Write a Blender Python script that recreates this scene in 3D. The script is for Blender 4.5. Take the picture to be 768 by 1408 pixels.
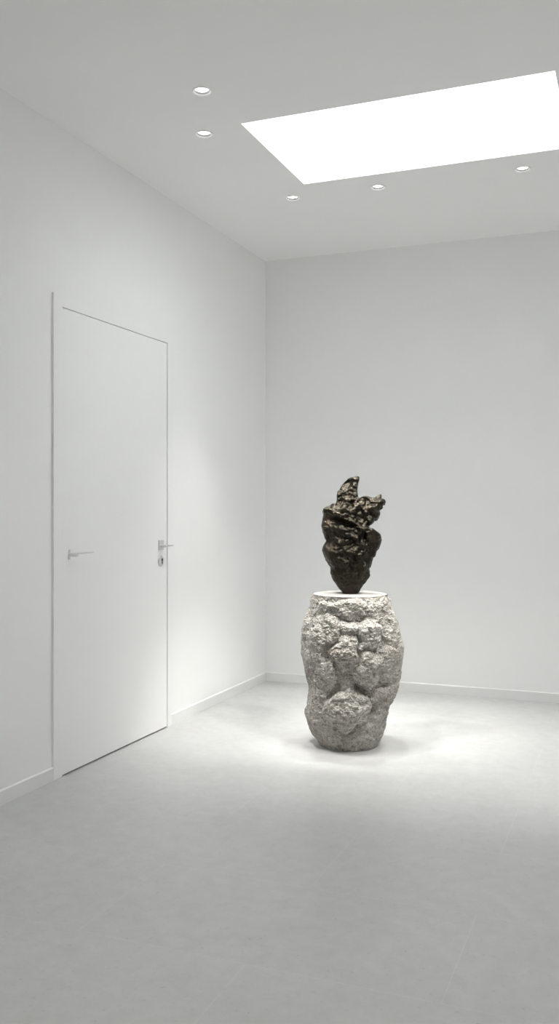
import bpy, bmesh, math
import numpy as np
from mathutils import Vector, Matrix
PI = math.pi
S = bpy.context.scene
COL = S.collection
for o in list(bpy.data.objects):
    bpy.data.objects.remove(o)

# ------------------------------------------------------------------ camera, world, exposure
F, TH, Y0, CX, CY, CH = 1249.4, 0.376, 694.95, 2.7752, -6.7218, 1.4
cam = bpy.data.cameras.new('camera')
cam.sensor_fit = 'VERTICAL'; cam.sensor_height = 36.0; cam.sensor_width = 36.0
cam.lens = F*36.0/1408.0
cam.shift_y = -(704.0-Y0)/1408.0
cam.clip_start = 0.05; cam.clip_end = 60
camo = bpy.data.objects.new('camera', cam); COL.objects.link(camo)
camo.location = (CX, CY, CH); camo.rotation_euler = (PI/2, 0, TH)
S.camera = camo
w = bpy.data.worlds.new('world'); S.world = w; w.use_nodes = True
w.node_tree.nodes['Background'].inputs[0].default_value = (0.85, 0.93, 1.0, 1)
w.node_tree.nodes['Background'].inputs[1].default_value = 1.0
S.view_settings.view_transform = 'Standard'; S.view_settings.look = 'None'
S.view_settings.exposure = 0.0; S.view_settings.gamma = 1.0
S.view_settings.use_curve_mapping = False
S.cycles.max_bounces = 16; S.cycles.diffuse_bounces = 14; S.cycles.glossy_bounces = 6
SKY_PANE = 7.4      # opal pane of the skylight
SPOT_ROW = 140.0    # downlights in the row by the back wall
SPOT_PAIR = 170.0    # downlights at the left of the skylight
FILL_REST = 34.0    # added unseen downlights over the rest of the room
FILL_RIGHT = 170.0  # added unseen downlights aimed at the pedestal to brighten it

ROOM_X, ROOM_Y, HC = 4.0, -8.2, 3.3535
SK = (0.8845, 2.4261, -2.4677, -1.5262)     # skylight opening x0 x1 y0 y1
SK_UP = 0.85

# ------------------------------------------------------------------ material helpers
def new_mat(name):
    m = bpy.data.materials.new(name); m.use_nodes = True
    nt = m.node_tree; return m, nt, nt.nodes['Principled BSDF']
def N(nt, t, **k):
    n = nt.nodes.new(t)
    for a, b in k.items():
        if hasattr(n, a) and not a[0].isupper(): setattr(n, a, b)
    return n
def noise(nt, vec, scale, detail=4, rough=.55, dist=0):
    n = nt.nodes.new('ShaderNodeTexNoise'); n.inputs['Scale'].default_value = scale
    n.inputs['Detail'].default_value = detail; n.inputs['Roughness'].default_value = rough
    n.inputs['Distortion'].default_value = dist
    nt.links.new(vec, n.inputs['Vector']); return n
def ramp(nt, fac, stops):
    r = nt.nodes.new('ShaderNodeValToRGB'); e = r.color_ramp.elements
    while len(e) < len(stops): e.new(0.5)
    for el, (p, c) in zip(e, stops):
        el.position = p; el.color = (c[0], c[1], c[2], 1) if isinstance(c, tuple) else (c, c, c, 1)
    nt.links.new(fac, r.inputs[0]); return r
def mixc(nt, fac, a, b, mode='MIX'):
    m = nt.nodes.new('ShaderNodeMix'); m.data_type = 'RGBA'; m.blend_type = mode
    for i, v in ((0, fac), (6, a), (7, b)):
        if isinstance(v, bpy.types.NodeSocket): nt.links.new(v, m.inputs[i])
        elif i == 0: m.inputs[0].default_value = v
        else: m.inputs[i].default_value = (v[0], v[1], v[2], 1)
    return m.outputs[2]
def bump(nt, height, strength, dist, bsdf, chain=None):
    b = nt.nodes.new('ShaderNodeBump'); b.inputs['Strength'].default_value = strength
    b.inputs['Distance'].default_value = dist
    nt.links.new(height, b.inputs['Height'])
    if chain: nt.links.new(chain.outputs[0], b.inputs['Normal'])
    nt.links.new(b.outputs[0], bsdf.inputs['Normal']); return b

def plaster(name, col, rough=.85, b=.05):
    m, nt, p = new_mat(name)
    tc = N(nt, 'ShaderNodeTexCoord'); ob = tc.outputs['Object']
    n1 = noise(nt, ob, 2.2, 4); n2 = noise(nt, ob, 220, 3)
    r = ramp(nt, n1.outputs[0], [(.3, tuple(c*.985 for c in col)), (.7, col)])
    nt.links.new(r.outputs[0], p.inputs['Base Color'])
    p.inputs['Roughness'].default_value = rough
    bump(nt, n2.outputs[0], b, .002, p); return m
M = {}
M['wall'] = plaster('white_plaster', (.90, .90, .897))
M['ceil'] = plaster('white_ceiling_plaster', (.90, .90, .897))
M['lacquer'] = plaster('white_lacquer', (.90, .90, .897), .5, .01)
M['board'] = plaster('white_skirting_paint', (.82, .82, .815), .5, .01)
M['shaft'] = plaster('white_shaft_plaster', (.88, .88, .87))

m, nt, p = new_mat('dark_gap'); p.inputs['Roughness'].default_value = .9
tc = N(nt, 'ShaderNodeTexCoord'); n1 = noise(nt, tc.outputs['Object'], 30)
r = ramp(nt, n1.outputs[0], [(.3, .02), (.7, .03)]); nt.links.new(r.outputs[0], p.inputs[0]); M['gap'] = m  # near-black colour stands in for shade inside door gaps and keyhole
m, nt, p = new_mat('grey_seal'); p.inputs['Roughness'].default_value = .7
tc = N(nt, 'ShaderNodeTexCoord'); n1 = noise(nt, tc.outputs['Object'], 30)
r = ramp(nt, n1.outputs[0], [(.3, .40), (.7, .43)]); nt.links.new(r.outputs[0], p.inputs[0]); M['seal'] = m  # grey standing in for shade in the gap beside the leaf
M['ring'] = plaster('white_enamel', (.93, .93, .92), .45, .005)
M['baffle'] = plaster('grey_lamp_baffle', (.04, .04, .04), .6, .01)
m, nt, p = new_mat('satin_nickel'); p.inputs['Metallic'].default_value = .9; p.inputs['Roughness'].default_value = .32
tc = N(nt, 'ShaderNodeTexCoord'); n1 = noise(nt, tc.outputs['Object'], 90)
r = ramp(nt, n1.outputs[0], [(.3, .70), (.7, .76)]); nt.links.new(r.outputs[0], p.inputs[0]); M['nickel'] = m

def emit(name, col, s):
    m, nt, p = new_mat(name)
    tc = N(nt, 'ShaderNodeTexCoord'); n1 = noise(nt, tc.outputs['Object'], .8, 2)
    r = ramp(nt, n1.outputs[0], [(.3, tuple(c*.97 for c in col)), (.7, col)])
    nt.links.new(r.outputs[0], p.inputs['Emission Color']); p.inputs['Emission Strength'].default_value = s
    p.inputs['Base Color'].default_value = (.8, .8, .8, 1); return m
M['pane'] = emit('opal_skylight_glass', (.95, .985, 1.0), SKY_PANE)
M['lens'] = emit('glowing_lamp_lens', (1.0, .985, .95), 8.0)

# floor: honed pale grey stone slabs, faint joints
m, nt, p = new_mat('honed_grey_stone_floor')
geo = N(nt, 'ShaderNodeNewGeometry'); pos = geo.outputs['Position']
mp = N(nt, 'ShaderNodeMapping'); mp.inputs['Location'].default_value = (-1.06, 3.59, 0)
nt.links.new(pos, mp.inputs[0])
br = N(nt, 'ShaderNodeTexBrick'); nt.links.new(mp.outputs[0], br.inputs['Vector'])
br.offset = .5; br.inputs['Scale'].default_value = 1; br.inputs['Mortar Size'].default_value = .0022
br.inputs['Mortar Smooth'].default_value = .3
br.inputs['Brick Width'].default_value = 1.2; br.inputs['Row Height'].default_value = .59
br.inputs['Color1'].default_value = (.56, .56, .554, 1); br.inputs['Color2'].default_value = (.575, .575, .568, 1)
br.inputs['Mortar'].default_value = (.605, .605, .597, 1)
n1 = noise(nt, pos, 1.6, 6, .6, .3); n2 = noise(nt, pos, 14, 6, .65, .4); n3 = noise(nt, pos, 60, 4, .6)
a = ramp(nt, n1.outputs[0], [(.3, .93), (.7, 1.0)]); b = ramp(nt, n2.outputs[0], [(.3, .90), (.72, 1.0)])
c = ramp(nt, n3.outputs[0], [(.28, .72), (.38, .98), (.64, 1.0), (.74, 1.10)])
cc = mixc(nt, 1, br.outputs[0], a.outputs[0], 'MULTIPLY'); cc = mixc(nt, 1, cc, b.outputs[0], 'MULTIPLY')
cc = mixc(nt, .7, cc, c.outputs[0], 'MULTIPLY'); n4 = noise(nt, pos, 24, 9, .78); d = ramp(nt, n4.outputs[0], [(.29, .66), (.345, 1.0), (.66, 1.0), (.72, 1.07)])
cc = mixc(nt, 1, cc, d.outputs[0], 'MULTIPLY'); nt.links.new(cc, p.inputs[0])
rr = ramp(nt, n2.outputs[0], [(.3, .36), (.7, .30)]); nt.links.new(rr.outputs[0], p.inputs['Roughness'])
p.inputs['IOR'].default_value = 1.45
bump(nt, n2.outputs[0], .06, .003, p); M['floor'] = m

# rough pale stone
m, nt, p = new_mat('rough_pale_limestone')
tc = N(nt, 'ShaderNodeTexCoord'); ob = tc.outputs['Object']
n1 = noise(nt, ob, 5, 5, .6, .2); n2 = noise(nt, ob, 46, 6, .7, .5); n3 = noise(nt, ob, 130, 4, .7)
r1 = ramp(nt, n1.outputs[0], [(.30, (.52, .475, .42)), (.50, (.68, .65, .60)), (.70, (.80, .78, .74))])
r2 = ramp(nt, n2.outputs[0], [(.38, (.46, .42, .38)), (.48, (.94, .93, .92)), (.66, 1.10)])
r3 = ramp(nt, n3.outputs[0], [(.36, (.50, .46, .42)), (.46, 1.0), (.66, 1.10)])
cc = mixc(nt, .75, r1.outputs[0], r2.outputs[0], 'MULTIPLY'); cc = mixc(nt, .6, cc, r3.outputs[0], 'MULTIPLY')
nt.links.new(cc, p.inputs[0]); p.inputs['Roughness'].default_value = .92; p.inputs['Specular IOR Level'].default_value = .25
v = N(nt, 'ShaderNodeTexVoronoi'); v.inputs['Scale'].default_value = 95; nt.links.new(ob, v.inputs['Vector'])
b1 = bump(nt, n2.outputs[0], 1, .030, p); b2 = bump(nt, v.outputs[0], .9, .010, p, b1)
M['stone'] = m
m, nt, p = new_mat('smooth_cut_limestone')
tc = N(nt, 'ShaderNodeTexCoord'); ob = tc.outputs['Object']; n2 = noise(nt, ob, 60, 5, .6)
r = ramp(nt, n2.outputs[0], [(.3, (.35, .34, .32)), (.6, (.40, .39, .37))]); nt.links.new(r.outputs[0], p.inputs[0])
p.inputs['Roughness'].default_value = .8; bump(nt, n2.outputs[0], .15, .002, p); M['cut'] = m

# dark bronze
m, nt, p = new_mat('dark_patinated_bronze')
tc = N(nt, 'ShaderNodeTexCoord'); ob = tc.outputs['Object']
n1 = noise(nt, ob, 7, 5, .6, .4); n2 = noise(nt, ob, 75, 6, .7, .3); n3 = noise(nt, ob, 240, 3, .6)
r1 = ramp(nt, n1.outputs[0], [(.35, (.030, .027, .021)), (.55, (.044, .038, .029)), (.75, (.090, .068, .048))])
nt.links.new(r1.outputs[0], p.inputs[0]); p.inputs['Metallic'].default_value = 1
rr = ramp(nt, n2.outputs[0], [(.3, .35), (.7, .28)]); nt.links.new(rr.outputs[0], p.inputs['Roughness'])
b1 = bump(nt, n2.outputs[0], .5, .006, p); b2 = bump(nt, n3.outputs[0], .3, .0015, p, b1)
M['bronze'] = m

# ------------------------------------------------------------------ mesh helpers
def tag(o, label=None, cat=None, group=None, kind=None):
    if label: o['label'] = label
    if cat: o['category'] = cat
    if group: o['group'] = group
    if kind: o['kind'] = kind
    return o
def link(name, me, mat, parent=None, smooth=False):
    if mat: me.materials.append(mat)
    if smooth: me.polygons.foreach_set('use_smooth', [True]*len(me.polygons))
    o = bpy.data.objects.new(name, me); COL.objects.link(o)
    if parent: o.parent = parent
    return o
def empty(name, loc=(0, 0, 0), rz=0):
    o = bpy.data.objects.new(name, None); COL.objects.link(o); o.location = loc; o.rotation_euler = (0, 0, rz)
    o.empty_display_size = .05; return o
def box(bm, x0, x1, y0, y1, z0, z1, bev=0):
    r = bmesh.ops.create_cube(bm, size=1)['verts']
    for q in r:
        q.co = Vector(((x0+x1)/2+q.co.x*(x1-x0), (y0+y1)/2+q.co.y*(y1-y0), (z0+z1)/2+q.co.z*(z1-z0)))
    if bev:
        es = list({e for q in r for e in q.link_edges})
        bmesh.ops.bevel(bm, geom=es, offset=bev, segments=2, profile=.5, affect='EDGES')
def obj(name, bm, mat, parent=None, smooth=False):
    me = bpy.data.meshes.new(name); bmesh.ops.recalc_face_normals(bm, faces=bm.faces); bm.to_mesh(me); bm.free()
    return link(name, me, mat, parent, smooth)
def boxes(name, mat, lst, parent=None, bev=0):
    bm = bmesh.new()
    for b in lst: box(bm, *b, bev)
    return obj(name, bm, mat, parent)
def lathe(bm, prof, seg=48, M4=Matrix()):
    rings = []
    for r, z in prof:
        if r < 1e-6: rings.append([bm.verts.new(M4 @ Vector((0, 0, z)))])
        else: rings.append([bm.verts.new(M4 @ Vector((r*math.cos(2*PI*i/seg), r*math.sin(2*PI*i/seg), z))) for i in range(seg)])
    for a, b in zip(rings, rings[1:]):
        for i in range(seg):
            j = (i+1) % seg
            if len(a) == 1: bm.faces.new((a[0], b[i], b[j]))
            elif len(b) == 1: bm.faces.new((a[i], a[j], b[0]))
            else: bm.faces.new((a[i], a[j], b[j], b[i]))

# ------------------------------------------------------------------ room shell
T = .16
DY0, DY1, DZ = -2.846, -1.588, 2.484          # outer size of the door frame
tag(boxes('floor', M['floor'], [(-T, ROOM_X+T, ROOM_Y-T, T, -.12, 0)]), 'pale grey honed stone slab floor', kind='structure')
tag(boxes('wall_back', M['wall'], [(0, ROOM_X, 0, T, 0, HC)]), 'plain white back wall', kind='structure')
tag(boxes('wall_right', M['wall'], [(ROOM_X, ROOM_X+T, ROOM_Y, T, 0, HC)]), 'white right wall', kind='structure')
tag(boxes('wall_front', M['wall'], [(0, ROOM_X, ROOM_Y-T, ROOM_Y, 0, HC)]), 'white wall behind the viewer', kind='structure')
tag(boxes('wall_left', M['wall'], [(-T, 0, ROOM_Y-T, DY0, 0, HC), (-T, 0, DY1, T, 0, HC), (-T, 0, DY0, DY1, DZ, HC)]),
    'white left wall with the flush door', kind='structure')

# downlight positions (centre, radius)
LR = .046
row = [(.734, -1.322), (1.289, -1.315), (2.150, -1.298)]
pair = [(.863, -2.873), (.653, -2.424)]
# added lamps, unseen, put in to brighten the stone and front floor
unseen = [(2.66, -2.42), (2.66, -2.95), (1.3, -4.6), (3.3, -4.6), (1.3, -6.6), (3.3, -6.6), (3.4, -1.31)]
allL = row+pair+unseen
# ceiling slab with a skylight hole and small round recesses (bmesh grid of strips + lamp holes)
def ceiling():
    bm = bmesh.new()
    hs = .056       # each lamp sits in a square cell that is filled by a ring with a round hole
    x0, x1, y0, y1 = SK
    rects = [(x0, x1, y0, y1)]+[(x-hs, x+hs, y-hs, y+hs) for x, y in allL]
    xs = sorted({0, ROOM_X}|{round(v, 5) for r in rects for v in r[:2]})
    ys = sorted({ROOM_Y, 0}|{round(v, 5) for r in rects for v in r[2:]})
    V = {}
    def vert(x, y):
        k = (round(x, 5), round(y, 5))
        if k not in V: V[k] = bm.verts.new((x, y, HC))
        return V[k]
    for a, b in zip(xs, xs[1:]):
        for c, d in zip(ys, ys[1:]):
            mx, my = (a+b)/2, (c+d)/2
            if any(r[0] < mx < r[1] and r[2] < my < r[3] for r in rects): continue
            bm.faces.new((vert(a, c), vert(a, d), vert(b, d), vert(b, c)))
    n = 32
    for x, y in allL:
        rad = LR-.006
        inner = [bm.verts.new((x+rad*math.cos(2*PI*i/n), y+rad*math.sin(2*PI*i/n), HC)) for i in range(n)]
        top = [bm.verts.new((q.co.x, q.co.y, HC+.09)) for q in inner]
        outer = []
        for i in range(n):
            ca, sa = math.cos(2*PI*i/n), math.sin(2*PI*i/n); k = hs/max(abs(ca), abs(sa))
            outer.append(bm.verts.new((x+k*ca, y+k*sa, HC)))
        for i in range(n):
            j = (i+1) % n
            bm.faces.new((outer[i], outer[j], inner[j], inner[i])); bm.faces.new((inner[i], inner[j], top[j], top[i]))
        bm.faces.new(top)
    me = bpy.data.meshes.new('ceiling'); bm.to_mesh(me); bm.free()
    return link('ceiling', me, M['ceil'])
tag(ceiling(), 'white ceiling with a rectangular skylight opening', kind='structure')

# skylight: shaft, aluminium-free white reveal and opal pane
x0, x1, y0, y1 = SK
sk = boxes('window_1', M['shaft'], [(x0-.05, x0, y0-.05, y1+.05, HC+.0006, HC+SK_UP), (x1, x1+.05, y0-.05, y1+.05, HC+.0006, HC+SK_UP),
     (x0, x1, y0-.05, y0, HC+.0006, HC+SK_UP), (x0, x1, y1, y1+.05, HC+.0006, HC+SK_UP)])
tag(sk, 'bright rectangular skylight shaft in the ceiling', kind='structure')
pn = boxes('skylight_pane', M['pane'], [(x0, x1, y0, y1, HC+SK_UP-.03, HC+SK_UP-.01)], sk)
pn['label'] = 'glowing opal glass pane at the top of the shaft'

# baseboards
BB, BT = .069, .011
def baseboard(name, lst, label):
    bm = bmesh.new()
    for (a, b) in lst:
        # profile along the run from point a to b with the room on the left-hand side
        a = Vector((a[0], a[1], 0)); b = Vector((b[0], b[1], 0)); d = (b-a).normalized(); n = Vector((-d.y, d.x, 0))
        prof = [(0, 0), (BT, 0), (BT, BB-.005), (BT-.0035, BB-.001), (BT-.006, BB), (0, BB)]
        A = [bm.verts.new(a+n*p[0]+Vector((0, 0, p[1]))) for p in prof]
        B = [bm.verts.new(b+n*p[0]+Vector((0, 0, p[1]))) for p in prof]
        for i in range(len(prof)):
            j = (i+1) % len(prof); bm.faces.new((A[i], A[j], B[j], B[i]))
        bm.faces.new(A); bm.faces.new(B)
    tag(obj(name, bm, M['board']), label, kind='structure')
baseboard('baseboard_left', [((0, 0), (0, DY1+.0003)), ((0, DY0), (0, ROOM_Y))], 'low white skirting along the left wall')
baseboard('baseboard_back', [((ROOM_X, 0), (BT, 0))], 'low white skirting along the back wall')
baseboard('baseboard_right', [((ROOM_X, ROOM_Y), (ROOM_X, -BT))], 'low white skirting along the right wall')
baseboard('baseboard_front', [((BT, ROOM_Y), (ROOM_X-BT, ROOM_Y))], 'low white skirting behind the viewer')

# ------------------------------------------------------------------ door in the left wall
FP = .012                                    # frame and leaf stand this far proud of the wall
LY0, LY1, LZ0, LZ1 = -2.771, -1.655, .0085, 2.425
door = boxes('door_1', M['lacquer'], [(-.040, FP, LY0, LY1, LZ0, LZ1-.005)], None, .0008)
tag(door, 'flush white door without visible hinges in the left wall', kind='structure')
fr = boxes('door_frame', M['lacquer'], [(-T, FP, DY0, LY0-.0001, 0, DZ), (-T, FP, LY1+.011, DY1, 0, DZ), (-T, FP, LY0-.0001, LY1+.011, LZ1, DZ)], door)
boxes('door_seal', M['seal'], [(-.05, FP-.007, LY1, LY1+.011, LZ0-.005, LZ1-.004)], door)  # grey strip colouring in the shade of the side gap
boxes('threshold', M['gap'], [(-T, -.010, LY0, LY1+.011, 0, LZ0-.005)], door)  # near-black strip, painted shade under the leaf
boxes('rebate', M['gap'], [(-.06, -.0405, LY0, LY1, LZ0-.005, LZ1)], door)  # near-black backing, painted shade seen through the top gap
# leaf stands clear of the floor; near-black strips paint the shade in its gaps

def ry(p, base): return Matrix.Translation(Vector(p)) @ Matrix.Rotation(PI/2, 4, 'Y')   # lathe axis -> +X
# lever beside the hinge side
h = bmesh.new(); lathe(h, [(0, 0), (.0105, 0), (.0110, .001), (.0110, .046), (.0100, .0485), (0, .0485)], 32, ry((FP, -2.706, 1.143), 0))
hd = obj('door_handle', h, M['nickel'], door, True); hd['label'] = 'short round lever handle near the left edge of the door'
def lever(y0, y1, x, z, r0, r1, parent):
    bm = bmesh.new(); k = 14; prev = None
    for i in range(k+1):
        t = i/k; y = y0+(y1-y0)*t; r = r0+(r1-r0)*t
        xx = x + .004*math.sin(t*PI)
        ring = [bm.verts.new((xx+r*math.cos(2*PI*q/16), y, z+.75*r*math.sin(2*PI*q/16))) for q in range(16)]
        if prev:
            for q in range(16): bm.faces.new((prev[q], prev[(q+1) % 16], ring[(q+1) % 16], ring[q]))
        else: bm.faces.new(ring)
        prev = ring
    bm.faces.new(prev)
    return obj('lever', bm, M['nickel'], parent, True)
boxes('rosette', M['nickel'], [(FP-.001, FP+.004, -2.7155, -2.7035, 1.119, 1.169)], hd, .001)
lever(-2.712, -2.555, FP+.0475, 1.149, .0065, .0048, hd)
# lever on the lock side with its square rosette and key escutcheon
h = bmesh.new(); lathe(h, [(0, 0), (.009, 0), (.0095, .001), (.0095, .030), (.0085, .032), (0, .032)], 32, ry((FP+.004, -1.738, 1.148), 0))
hd2 = obj('door_handle', h, M['nickel'], door, True); hd2['label'] = 'slim lever handle above the keyhole'
boxes('rosette', M['nickel'], [(FP-.001, FP+.006, -1.765, -1.705, 1.122, 1.184)], hd2, .0015)
lever(-1.742, -1.640, FP+.034, 1.148, .0075, .006, hd2)
h = bmesh.new(); lathe(h, [(0, 0), (.033, 0), (.034, .002), (.033, .006), (.029, .008), (0, .008)], 48, ry((FP-.001, -1.735, 1.055), 0))
es = obj('key_escutcheon', h, M['nickel'], door, True)
h = bmesh.new(); lathe(h, [(0, 0), (.0085, 0), (.0085, .002), (0, .002)], 32, ry((FP+.0062, -1.728, 1.062), 0))
box(h, FP+.0062, FP+.0082, -1.7325, -1.7235, 1.036, 1.060)
obj('keyhole', h, M['gap'], es)

# ------------------------------------------------------------------ downlights
def downlight():
    root = empty('recessed_downlight')
    bm = bmesh.new()
    lathe(bm, [(LR, .0004), (LR, -.0015), (LR-.0008, -.0046), (LR-.0024, -.0056), (LR-.0036, -.0052), (LR-.0105, -.0002), (LR-.0108, .0004)], 64)
    obj('trim_ring', bm, M['ring'], root, True)
    bm = bmesh.new(); lathe(bm, [(LR-.0106, -.0002), (LR-.0106, .020), (LR-.0116, .020), (LR-.0114, -.0002)], 64)
    obj('reflector', bm, M['baffle'], root, True)
    bm = bmesh.new(); lathe(bm, [(0, .0070), (LR-.0160, .0071), (LR-.0140, .0080), (LR-.0140, .012), (0, .012)], 48)
    obj('lamp_lens', bm, M['lens'], root, True)
    return root
proto = downlight()
def copy_tree(o):
    c = o.copy(); COL.objects.link(c)
    for ch in [q for q in bpy.data.objects if q.parent == o]:
        d = ch.copy(); COL.objects.link(d); d.parent = c
    return c
labels = ['white recessed downlight below the left corner of the skylight, nearest the back left corner',
          'white recessed downlight between two others under the long lower edge of the skylight',
          'white recessed downlight at the far right, under the skylight edge',
          'largest white recessed downlight, highest of the two left of the skylight',
          'lower white recessed downlight of the two left of the skylight']
where = ['right of the skylight, level with its middle', 'right of the skylight, nearer the viewer', 'over the open floor at the left, in front of the skylight',
         'over the open floor at the right, in front of the skylight', 'above the viewer, on the side of the door', 'above the viewer, beside the right wall',
         'in the corner between the back and right walls']
def spot(x, y, power, size, blend, aim=None, col=(1, .985, .95), rad=.035):
    l = bpy.data.lights.new('downlight_beam', 'SPOT'); l.energy = power; l.spot_size = math.radians(size)
    l.spot_blend = blend; l.shadow_soft_size = rad; l.color = col
    o = bpy.data.objects.new('downlight_beam', l); COL.objects.link(o)
    o.location = (x, y, HC-.012)
    d = Vector(aim)-o.location if aim else Vector((0, 0, -1))
    o.rotation_euler = d.to_track_quat('-Z', 'Y').to_euler(); return o
for i, (x, y) in enumerate(allL):
    o = proto if i == 0 else copy_tree(proto)
    o.location = (x, y, HC)
    lab = labels[i] if i < 5 else 'white recessed downlight '+where[i-5]
    tag(o, lab, 'downlight', 'recessed ceiling downlights' if i < 5 else 'recessed downlights outside the picture')
for x, y in row+[unseen[6]]: spot(x, y, SPOT_ROW, 60, .9)  # last one is an added unseen lamp extending the row
for x, y in pair: spot(x, y, SPOT_PAIR, 31, .8, (1.17, -1.65, .85))
for x, y in unseen[:2]: spot(x, y, FILL_RIGHT, 31, .8, (1.17, -1.65, .85))
for x, y in unseen[2:6]: spot(x, y, FILL_REST, 120, 1)

# ------------------------------------------------------------------ numpy noise
def _h(i, j, k, s):
    i = i.astype(np.uint32); j = j.astype(np.uint32); k = k.astype(np.uint32)
    n = i*np.uint32(374761393)+j*np.uint32(668265263)+k*np.uint32(2147483647)+np.uint32(s*974634777 & 0xffffffff)
    n = (n ^ (n >> np.uint32(13)))*np.uint32(1274126177); n = n ^ (n >> np.uint32(16)); n = n*np.uint32(2246822519)
    n = n ^ (n >> np.uint32(15)); return n.astype(np.float64)/4294967295.0
def vnoise(P, s=0):
    I = np.floor(P).astype(np.int64); f = P-I; f = f*f*f*(f*(f*6-15)+10)
    r = 0
    for a in (0, 1):
        for b in (0, 1):
            for c in (0, 1):
                wgt = (f[:, 0] if a else 1-f[:, 0])*(f[:, 1] if b else 1-f[:, 1])*(f[:, 2] if c else 1-f[:, 2])
                r = r+wgt*_h(I[:, 0]+a+1000, I[:, 1]+b+1000, I[:, 2]+c+1000, s)
    return r*2-1
def fbm(P, s=0, o=4, g=.5):
    r = 0; A = 1
    for i in range(o): r = r+A*vnoise(P*2**i+i*7.3, s+i); A *= g
    return r
def worley(P, s=0):
    I = np.floor(P).astype(np.int64); f1 = np.full(len(P), 9.); f2 = np.full(len(P), 9.); idv = np.zeros(len(P))
    for a in (-1, 0, 1):
        for b in (-1, 0, 1):
            for c in (-1, 0, 1):
                J = I+np.array([a, b, c]); x, y, z = J[:, 0]+1000, J[:, 1]+1000, J[:, 2]+1000
                Q = J+np.stack([_h(x, y, z, s+11), _h(x, y, z, s+12), _h(x, y, z, s+13)], 1)
                d = np.linalg.norm(P-Q, axis=1); near = d < f1
                f2 = np.where(near, f1, np.minimum(f2, d)); idv = np.where(near, _h(x, y, z, s+14), idv); f1 = np.where(near, d, f1)
    return f1, f2, idv

# ------------------------------------------------------------------ stone pedestal
D0 = 5.33
K = F/D0                                       # photo scale at the pedestal (px per metre), used once to read its sizes
off = (480-384)/K
PX, PY = CX+off*math.cos(TH)-D0*math.sin(TH), CY+off*math.sin(TH)+D0*math.cos(TH)
ped = empty('stone_pedestal', (PX, PY, 0), TH)
tag(ped, 'barrel shaped rough hewn pale stone pedestal standing on the floor under the bronze', 'pedestal')
def zx(v): return (390+v/4.042-480)/K
def zz(v): return CH-(800+v/4.042-Y0)/K
PTOP = .882
Lp = [(72, 160), (100, 145), (150, 133), (190, 126), (230, 118), (280, 108), (340, 104), (400, 108), (450, 113), (500, 119), (560, 124), (600, 125), (650, 121), (700, 116), (740, 118), (770, 129), (800, 141), (850, 162), (880, 182), (905, 197)]
Rp = [(72, 577), (100, 592), (150, 604), (200, 626), (250, 640), (300, 648), (350, 653), (400, 655), (450, 648), (500, 641), (550, 632), (600, 620), (650, 606), (700, 592), (750, 576), (800, 561), (850, 545), (880, 532), (905, 520)]
NT, NZ = 540, 420
zv = np.linspace(0, PTOP, NZ)
def prof(P):
    z = np.array([zz(a) for a, b in P])[::-1]; x = np.array([zx(b) for a, b in P])[::-1]
    return np.interp(zv, z, x)
L, R = prof(Lp), prof(Rp)
k_ = np.exp(-np.linspace(-2, 2, 9)**2); k_ /= k_.sum()
sm = lambda a: np.convolve(np.pad(a, 4, mode='edge'), k_, mode='valid')
L, R = sm(L), sm(R)
C_, A_ = (L+R)/2, (R-L)/2
th = np.linspace(0, 2*PI, NT, endpoint=False)   # 0 = facing the front (-y), grows to +x
TT, ZZ = np.meshgrid(th, zv)
AA = np.repeat(A_[:, None], NT, 1); CC = np.repeat(C_[:, None], NT, 1)
dirx, diry = np.sin(TT), -np.cos(TT)
# boulder-like lumps: (zoom x, zoom y, half width, half height, height in m, tilt deg, steepness)
fr_l = [(320, 370, 62, 95, .050, 12, 4), (325, 300, 60, 40, .034, -20, 3), (455, 250, 75, 95, .046, -28, 4), (340, 235, 55, 50, .036, 10, 3),
        (235, 235, 60, 75, .030, 15, 3), (165, 300, 55, 90, .036, 8, 3), (180, 200, 45, 40, .020, 0, 3), (440, 440, 85, 110, .044, -18, 3),
        (215, 480, 55, 85, .026, 10, 3), (165, 450, 45, 110, .024, 0, 3), (320, 690, 112, 125, .056, -12, 4), (255, 690, 60, 90, .036, 20, 3),
        (535, 630, 70, 90, .034, 10, 3), (520, 740, 60, 80, .030, 20, 3), (560, 420, 60, 100, .032, 0, 3), (570, 230, 50, 70, .030, -10, 3),
        (350, 130, 150, 50, .030, 3, 3), (500, 140, 90, 55, .028, 10, 3), (200, 130, 60, 45, .018, 0, 3), (170, 640, 50, 110, .022, 0, 3),
        (300, 850, 120, 70, .026, 0, 3), (440, 850, 80, 80, .024, 0, 3), (600, 330, 40, 70, .026, 0, 3), (330, 560, 50, 40, .016, -30, 3), (180, 780, 60, 70, .018, 0, 3)]
H = np.zeros_like(TT)
Rm = .27
P3 = np.stack([(CC+AA*dirx).ravel(), (AA*diry).ravel(), ZZ.ravel()], 1)
warp = fbm(P3*9, 3, 3).reshape(TT.shape)*.32; warp2 = fbm(P3*9+40, 5, 3).reshape(TT.shape)*.32
def lump(H, du, dv, ru, rv, h, tilt, kk):
    c, s = math.cos(math.radians(tilt)), math.sin(math.radians(tilt))
    a = (du*c+dv*s)/ru+warp; b = (-du*s+dv*c)/rv+warp2
    q = (np.abs(a)**2.3+np.abs(b)**2.3)
    # higher towards the upper edge and undercut at the foot, as struck stone
    v = h*np.clip(1-q**(kk/2.0), 0, 1)**.75*(1+.20*b)
    return np.maximum(H, v)
for (ax, ay, rw, rh, h, tilt, kk) in fr_l:
    zc = zz(ay); i = int(np.clip(np.searchsorted(zv, zc), 0, NZ-1))
    s = np.clip((zx(ax)-C_[i])/A_[i], -.97, .97); t0 = math.asin(s)
    du = ((TT-t0+PI) % (2*PI)-PI)*AA; dv = ZZ-zc
    stretch = 1/max(.55, math.cos(t0))
    H = lump(H, du, dv, rw/4.042/K*stretch, rh/4.042/K, h, tilt, kk)
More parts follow.
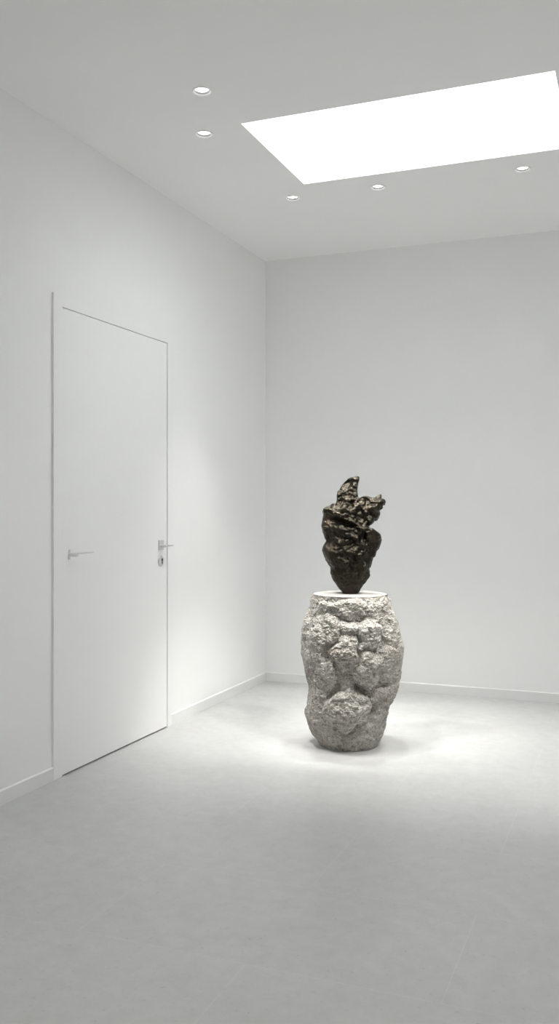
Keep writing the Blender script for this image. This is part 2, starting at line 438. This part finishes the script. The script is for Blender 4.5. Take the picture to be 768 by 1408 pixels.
rng = np.random.default_rng(7)
for _ in range(46):
    t0 = rng.uniform(1.25, 2*PI-1.25); zc = rng.uniform(.03, .85)
    du = ((TT-t0+PI) % (2*PI)-PI)*AA; dv = ZZ-zc
    H = lump(H, du, dv, rng.uniform(.05, .10), rng.uniform(.05, .13), rng.uniform(.018, .045), rng.uniform(-40, 40), 3)
# hollows
for (ax, ay, rw, rh, h) in [(385, 575, 50, 60, .030), (270, 545, 34, 40, .018), (470, 690, 32, 45, .022), (545, 548, 20, 26, .018), (380, 165, 34, 22, .016),
                            (265, 150, 38, 26, .018), (180, 165, 34, 24, .016), (215, 390, 26, 30, .016), (560, 210, 30, 26, .014), (410, 630, 26, 16, .014)]:
    zc = zz(ay); i = int(np.clip(np.searchsorted(zv, zc), 0, NZ-1)); t0 = math.asin(np.clip((zx(ax)-C_[i])/A_[i], -.97, .97))
    du = ((TT-t0+PI) % (2*PI)-PI)*AA/(rw/4.042/K); dv = (ZZ-zc)/(rh/4.042/K)
    H = H-h*np.exp(-((du+warp)**2+(dv+warp2)**2)**1.5)
n_big = fbm(P3*13, 21, 4).reshape(TT.shape)
f1, f2, idv = worley(P3*np.array([24, 24, 30]), 4)
chip = ((f2-f1)).reshape(TT.shape)
g1, g2, gid = worley(P3*62+fbm(P3*20, 9, 2)[:, None]*.5, 8)
pit = fbm(P3*70, 33, 3).reshape(TT.shape)
grain = (g2-g1).reshape(TT.shape)
h1, h2, hid = worley(P3*118+fbm(P3*35, 19, 2)[:, None]*.6, 28); fine = (h2-h1).reshape(TT.shape)
D = H*1.15-.030+.009*n_big+.009*np.minimum(chip, .5)+.009*(idv.reshape(TT.shape)-.5)*np.minimum(chip*3, 1)+.009*np.minimum(grain, .45)+.0045*np.minimum(fine, .5)+.0035*pit
smooth_low = np.clip((ZZ-.02)/.06, 0, 1)
fade_top = np.clip((PTOP-ZZ)/.02, 0, 1)**.6
edge = 1-.55*np.abs(np.sin(TT))**3           # keep the outline read from the photo
D = D+.020*np.exp(-((PTOP-ZZ)/.05)**2)
D = D*fade_top*edge*(.35+.65*smooth_low)
Dz = np.zeros_like(D)
RR = AA+D; BB_ = AA*.97+D
# foot is a little tighter and tapers in
X = CC+RR*dirx; Y = BB_*diry; Z = ZZ.copy()
# rim irregularity
rimn = fbm(np.stack([np.sin(th)*6, np.cos(th)*6, np.zeros(NT)], 1), 50, 4)
k2 = np.clip((ZZ-(PTOP-.03))/.03, 0, 1); sc = 1-k2*.010*np.abs(rimn)[None, :]
X = CC+(X-CC)*sc; Y = Y*sc
V = np.stack([X.ravel(), Y.ravel(), Z.ravel()], 1).tolist()
Fc = []
for i in range(NZ-1):
    b = i*NT
    for j in range(NT):
        jn = (j+1) % NT; Fc.append((b+j, b+jn, b+NT+jn, b+NT+j))
cb = len(V); V.append((float(C_[0]), 0, 0)); Fc += [(cb, (j+1) % NT, j) for j in range(NT)]
ct = len(V); V.append((float(C_[-1]), 0, PTOP)); b = (NZ-1)*NT; Fc += [(ct, b+j, b+(j+1) % NT) for j in range(NT)]
me = bpy.data.meshes.new('stone_body'); me.from_pydata(V, [], Fc); me.update()
link('stone_body', me, M['stone'], ped, True)
# smooth cut top face with a faint dish, following the rough rim
bm = bmesh.new(); rings = []
rimx, rimy = X[-1], Y[-1]
for f_, z_ in [(.97, -.004), (.978, -.0005), (.965, .0008), (.93, .0008), (.5, .0008)]:
    rings.append([bm.verts.new((C_[-1]+(rimx[j]-C_[-1])*f_, rimy[j]*f_, PTOP+z_)) for j in range(0, NT, 3)])
for a, b in zip(rings, rings[1:]):
    n = len(a)
    for j in range(n): bm.faces.new((a[j], a[(j+1) % n], b[(j+1) % n], b[j]))
bm.faces.new(rings[-1])
tp = obj('top_face', bm, M['cut'], ped, True); tp['label'] = 'smooth pale cut top of the rough pedestal'

# ------------------------------------------------------------------ bronze sculpture
U = 1/(4.5176*K)
def sx(v): return (400+v/4.5176-480)/K
SB = 798
def P(v, w_, d=0): return Vector((sx(v), d*U, (SB-w_)*U))
def ellipsoid(bm, c, r, rot=0, sub=3):
    q = bmesh.ops.create_icosphere(bm, subdivisions=sub, radius=1)['verts']
    Mx = Matrix.Translation(P(*c)) @ Matrix.Rotation(math.radians(rot), 4, 'Y') @ Matrix.Diagonal((r[0]*U, r[1]*U, r[2]*U, 1))
    for v in q: v.co = Mx @ v.co
def loft(bm, rows, depth=.8, n=28, shr=1.0):
    prev = None
    for row_ in rows:
        y, l, r = row_[:3]; dc = row_[3] if len(row_) > 3 else 0; dd = row_[4] if len(row_) > 4 else (r-l)/2*depth
        c = (l+r)/2; a = (r-l)/2*shr
        ring = [bm.verts.new(P(c+a*math.cos(2*PI*i/n), y, dc+dd*math.sin(2*PI*i/n))) for i in range(n)]
        if prev:
            for i in range(n): bm.faces.new((prev[i], prev[(i+1) % n], ring[(i+1) % n], ring[i]))
        else: bm.faces.new(ring)
        prev = ring
    bm.faces.new(prev)
def chain(bm, pts, steps=7):
    for a, b in zip(pts, pts[1:]):
        for i in range(steps+1):
            t = i/steps; q = [a[k]+(b[k]-a[k])*t for k in range(4)]
            ellipsoid(bm, (q[0], q[1], q[2]+(9 if q[2] < 0 else -9)), (q[3]*.9,)*3, 0, 2)
bm = bmesh.new()
loft(bm, [(SB, 318, 415), (785, 312, 425), (745, 281, 446), (700, 259, 479), (675, 248, 490), (655, 247, 489), (640, 251, 487), (630, 246, 494), (612, 229, 501), (590, 219, 504), (560, 206, 503),
          (532, 194, 508), (508, 200, 512), (475, 218, 500), (440, 202, 498), (412, 191, 494), (385, 185, 490), (350, 190, 490), (315, 199, 500), (290, 197, 508), (270, 208, 508), (255, 240, 505), (235, 285, 500), (205, 305, 480)], .72)
loft(bm, [(240, 284, 440, 10, 62), (200, 290, 424, 8, 58), (165, 292, 412, 6, 50), (145, 304, 411, 4, 44), (125, 312, 414, 0, 38), (105, 328, 418, 0, 30),
          (88, 345, 421, 0, 24), (74, 366, 423, 0, 17), (66, 388, 418, 0, 10)], .8, 24)
B = [((240, 290, -25), (44, 34, 36), 10), ((494, 468, -5), (63, 72, 76), 0), ((470, 436, -34), (58, 56, 44), 30), ((478, 520, -10), (48, 52, 66), -20), ((500, 255, -15), (60, 72, 52), -30), ((540, 235, -30), (38, 50, 26), -20), ((515, 305, 10), (36, 55, 42), 20), ((480, 335, -20), (40, 60, 40), 0),
     ((470, 215, 20), (55, 50, 24), 5)]
for c, r, ro in B: ellipsoid(bm, c, r, ro)
# pointed prong on the right crown
loft(bm, [(250, 500, 560, -5, 26), (215, 503, 559, -5, 22), (198, 516, 557, -5, 15), (186, 534, 556, -5, 9), (174, 548, 556, -5, 4)], .8, 16)
# ridges and folds, front side
chain(bm, [(215, 282, -62, 24), (262, 300, -84, 28), (320, 318, -98, 25), (372, 348, -104, 24), (425, 392, -98, 26), (480, 408, -82, 28), (524, 445, -55, 30)])
chain(bm, [(212, 395, -55, 22), (262, 388, -92, 26), (318, 400, -112, 24), (352, 432, -112, 22), (395, 455, -105, 24)])
chain(bm, [(300, 170, -36, 18), (300, 215, -48, 22), (292, 262, -60, 20)])
chain(bm, [(370, 110, -22, 12), (396, 135, -30, 14), (392, 185, -44, 18), (418, 225, -52, 15), (452, 262, -62, 16), (466, 310, -62, 14)])
chain(bm, [(455, 200, -30, 15), (500, 212, -42, 17), (556, 218, -40, 16), (566, 240, -30, 14)])
chain(bm, [(468, 270, -58, 12), (510, 272, -60, 13), (552, 262, -42, 12)])
chain(bm, [(285, 540, -92, 20), (330, 522, -112, 24), (385, 535, -112, 26), (430, 560, -98, 22)])
chain(bm, [(300, 575, -96, 22), (335, 600, -104, 24), (352, 645, -94, 20)])
chain(bm, [(400, 480, -108, 18), (440, 505, -96, 20), (455, 550, -80, 20)])
chain(bm, [(405, 575, -98, 30), (440, 620, -82, 30), (420, 680, -72, 26)])
chain(bm, [(265, 460, -88, 22), (300, 480, -104, 22), (345, 478, -112, 20)])
chain(bm, [(440, 320, -62, 14), (452, 345, -72, 16), (445, 375, -86, 14)])
# folds on the back
rg = np.random.default_rng(3)
for _ in range(9):
    y_ = rg.uniform(260, 640); x_ = rg.uniform(270, 450); dx, dy = rg.uniform(-90, 90), rg.uniform(-60, 60)
    chain(bm, [(x_, y_, 88, 26), (x_+dx*.5, y_+dy*.5, 96, 28), (min(max(x_+dx, 250), 470), y_+dy, 76, 24)])
me = bpy.data.meshes.new('bronze_base'); bm.to_mesh(me); bm.free()
tmp = bpy.data.objects.new('bronze_tmp', me); COL.objects.link(tmp)
rm = tmp.modifiers.new('r', 'REMESH'); rm.mode = 'VOXEL'; rm.voxel_size = .0027
ss = tmp.modifiers.new('s', 'SMOOTH'); ss.factor = .5; ss.iterations = 2
bpy.context.view_layer.update()
dg = bpy.context.evaluated_depsgraph_get()
ev = tmp.evaluated_get(dg)
fin = bpy.data.meshes.new_from_object(ev)
bpy.data.objects.remove(tmp)
n = len(fin.vertices); co = np.empty(n*3); fin.vertices.foreach_get('co', co); co = co.reshape(-1, 3)
no = np.empty(n*3); fin.vertices.foreach_get('normal', no); no = no.reshape(-1, 3)
Wp = co+np.stack([fbm(co*10, 61, 2), fbm(co*10, 62, 2), fbm(co*10, 63, 2)], 1)*.012
g1, g2, _q = worley(Wp*np.array([13, 13, 17]), 91)
rid = 1-np.abs(fbm(Wp*np.array([16, 16, 26]), 70, 3)); f1, f2, idv = worley(Wp*np.array([26, 26, 34]), 71)
frac = np.clip(co[:, 2]/.08, 0, 1)
sidew = 1-.7*np.abs(no[:, 0])
dsp = (.006*(rid-.62)+.012*(np.minimum(g2-g1, .6)-.3)+.009*(np.minimum(f2-f1, .6)-.35)+.007*(idv-.5)*np.minimum((f2-f1)*4, 1)+.0030*fbm(co*75, 80, 3))*(.3+.7*frac)*sidew
calm = np.ones(n)
for (a_, b_, r_) in [(540, 192, 34), (350, 115, 34), (405, 75, 26), (520, 480, 24), (215, 540, 40)]:
    c_ = P(a_, b_); calm *= 1-.85*np.exp(-(((co[:, 0]-c_.x)**2+(co[:, 2]-c_.z)**2)/(r_*U)**2)**1.5)
dsp *= calm
co2 = co+no*dsp[:, None]
co2 += np.stack([fbm(co*9, 95, 2), fbm(co*9, 96, 2), fbm(co*9, 97, 2)], 1)*.006*frac[:, None]
# scooped hollow in the horn and dark clefts in the middle, pushed back from the front
def dent(cx_, cz_, rx, rz, dep, rot=0):
    c = P(cx_, cz_); a = co[:, 0]-c.x; b = co[:, 2]-c.z; ca, sa = math.cos(math.radians(rot)), math.sin(math.radians(rot))
    u = (a*ca+b*sa)/(rx*U); v_ = (-a*sa+b*ca)/(rz*U)
    return dep*U*np.exp(-(u*u+v_*v_)**1.6)*(no[:, 1] < -.05)
for q in [(346, 118, 38, 22, 34, 45), (330, 358, 70, 18, 22, -18), (420, 300, 26, 42, 26, 0), (500, 240, 22, 12, 20, 0), (360, 245, 30, 22, 20, 0),
          (255, 350, 40, 20, 22, -15), (235, 470, 18, 40, 16, 0), (440, 450, 26, 16, 16, 30)]:
    co2[:, 1] += dent(*q)
co2[:, 2] = np.maximum(co2[:, 2], 0)
fin.vertices.foreach_set('co', co2.ravel()); fin.update()
fin.materials.clear(); fin.name = 'bronze_sculpture'
sc_ = link('bronze_sculpture', fin, M['bronze'], None, True)
sc_.location = (PX, PY, PTOP+.001); sc_.rotation_euler = (0, 0, TH)
tag(sc_, 'dark twisted abstract bronze with a curved horn and a pointed prong, on the stone pedestal', 'sculpture')
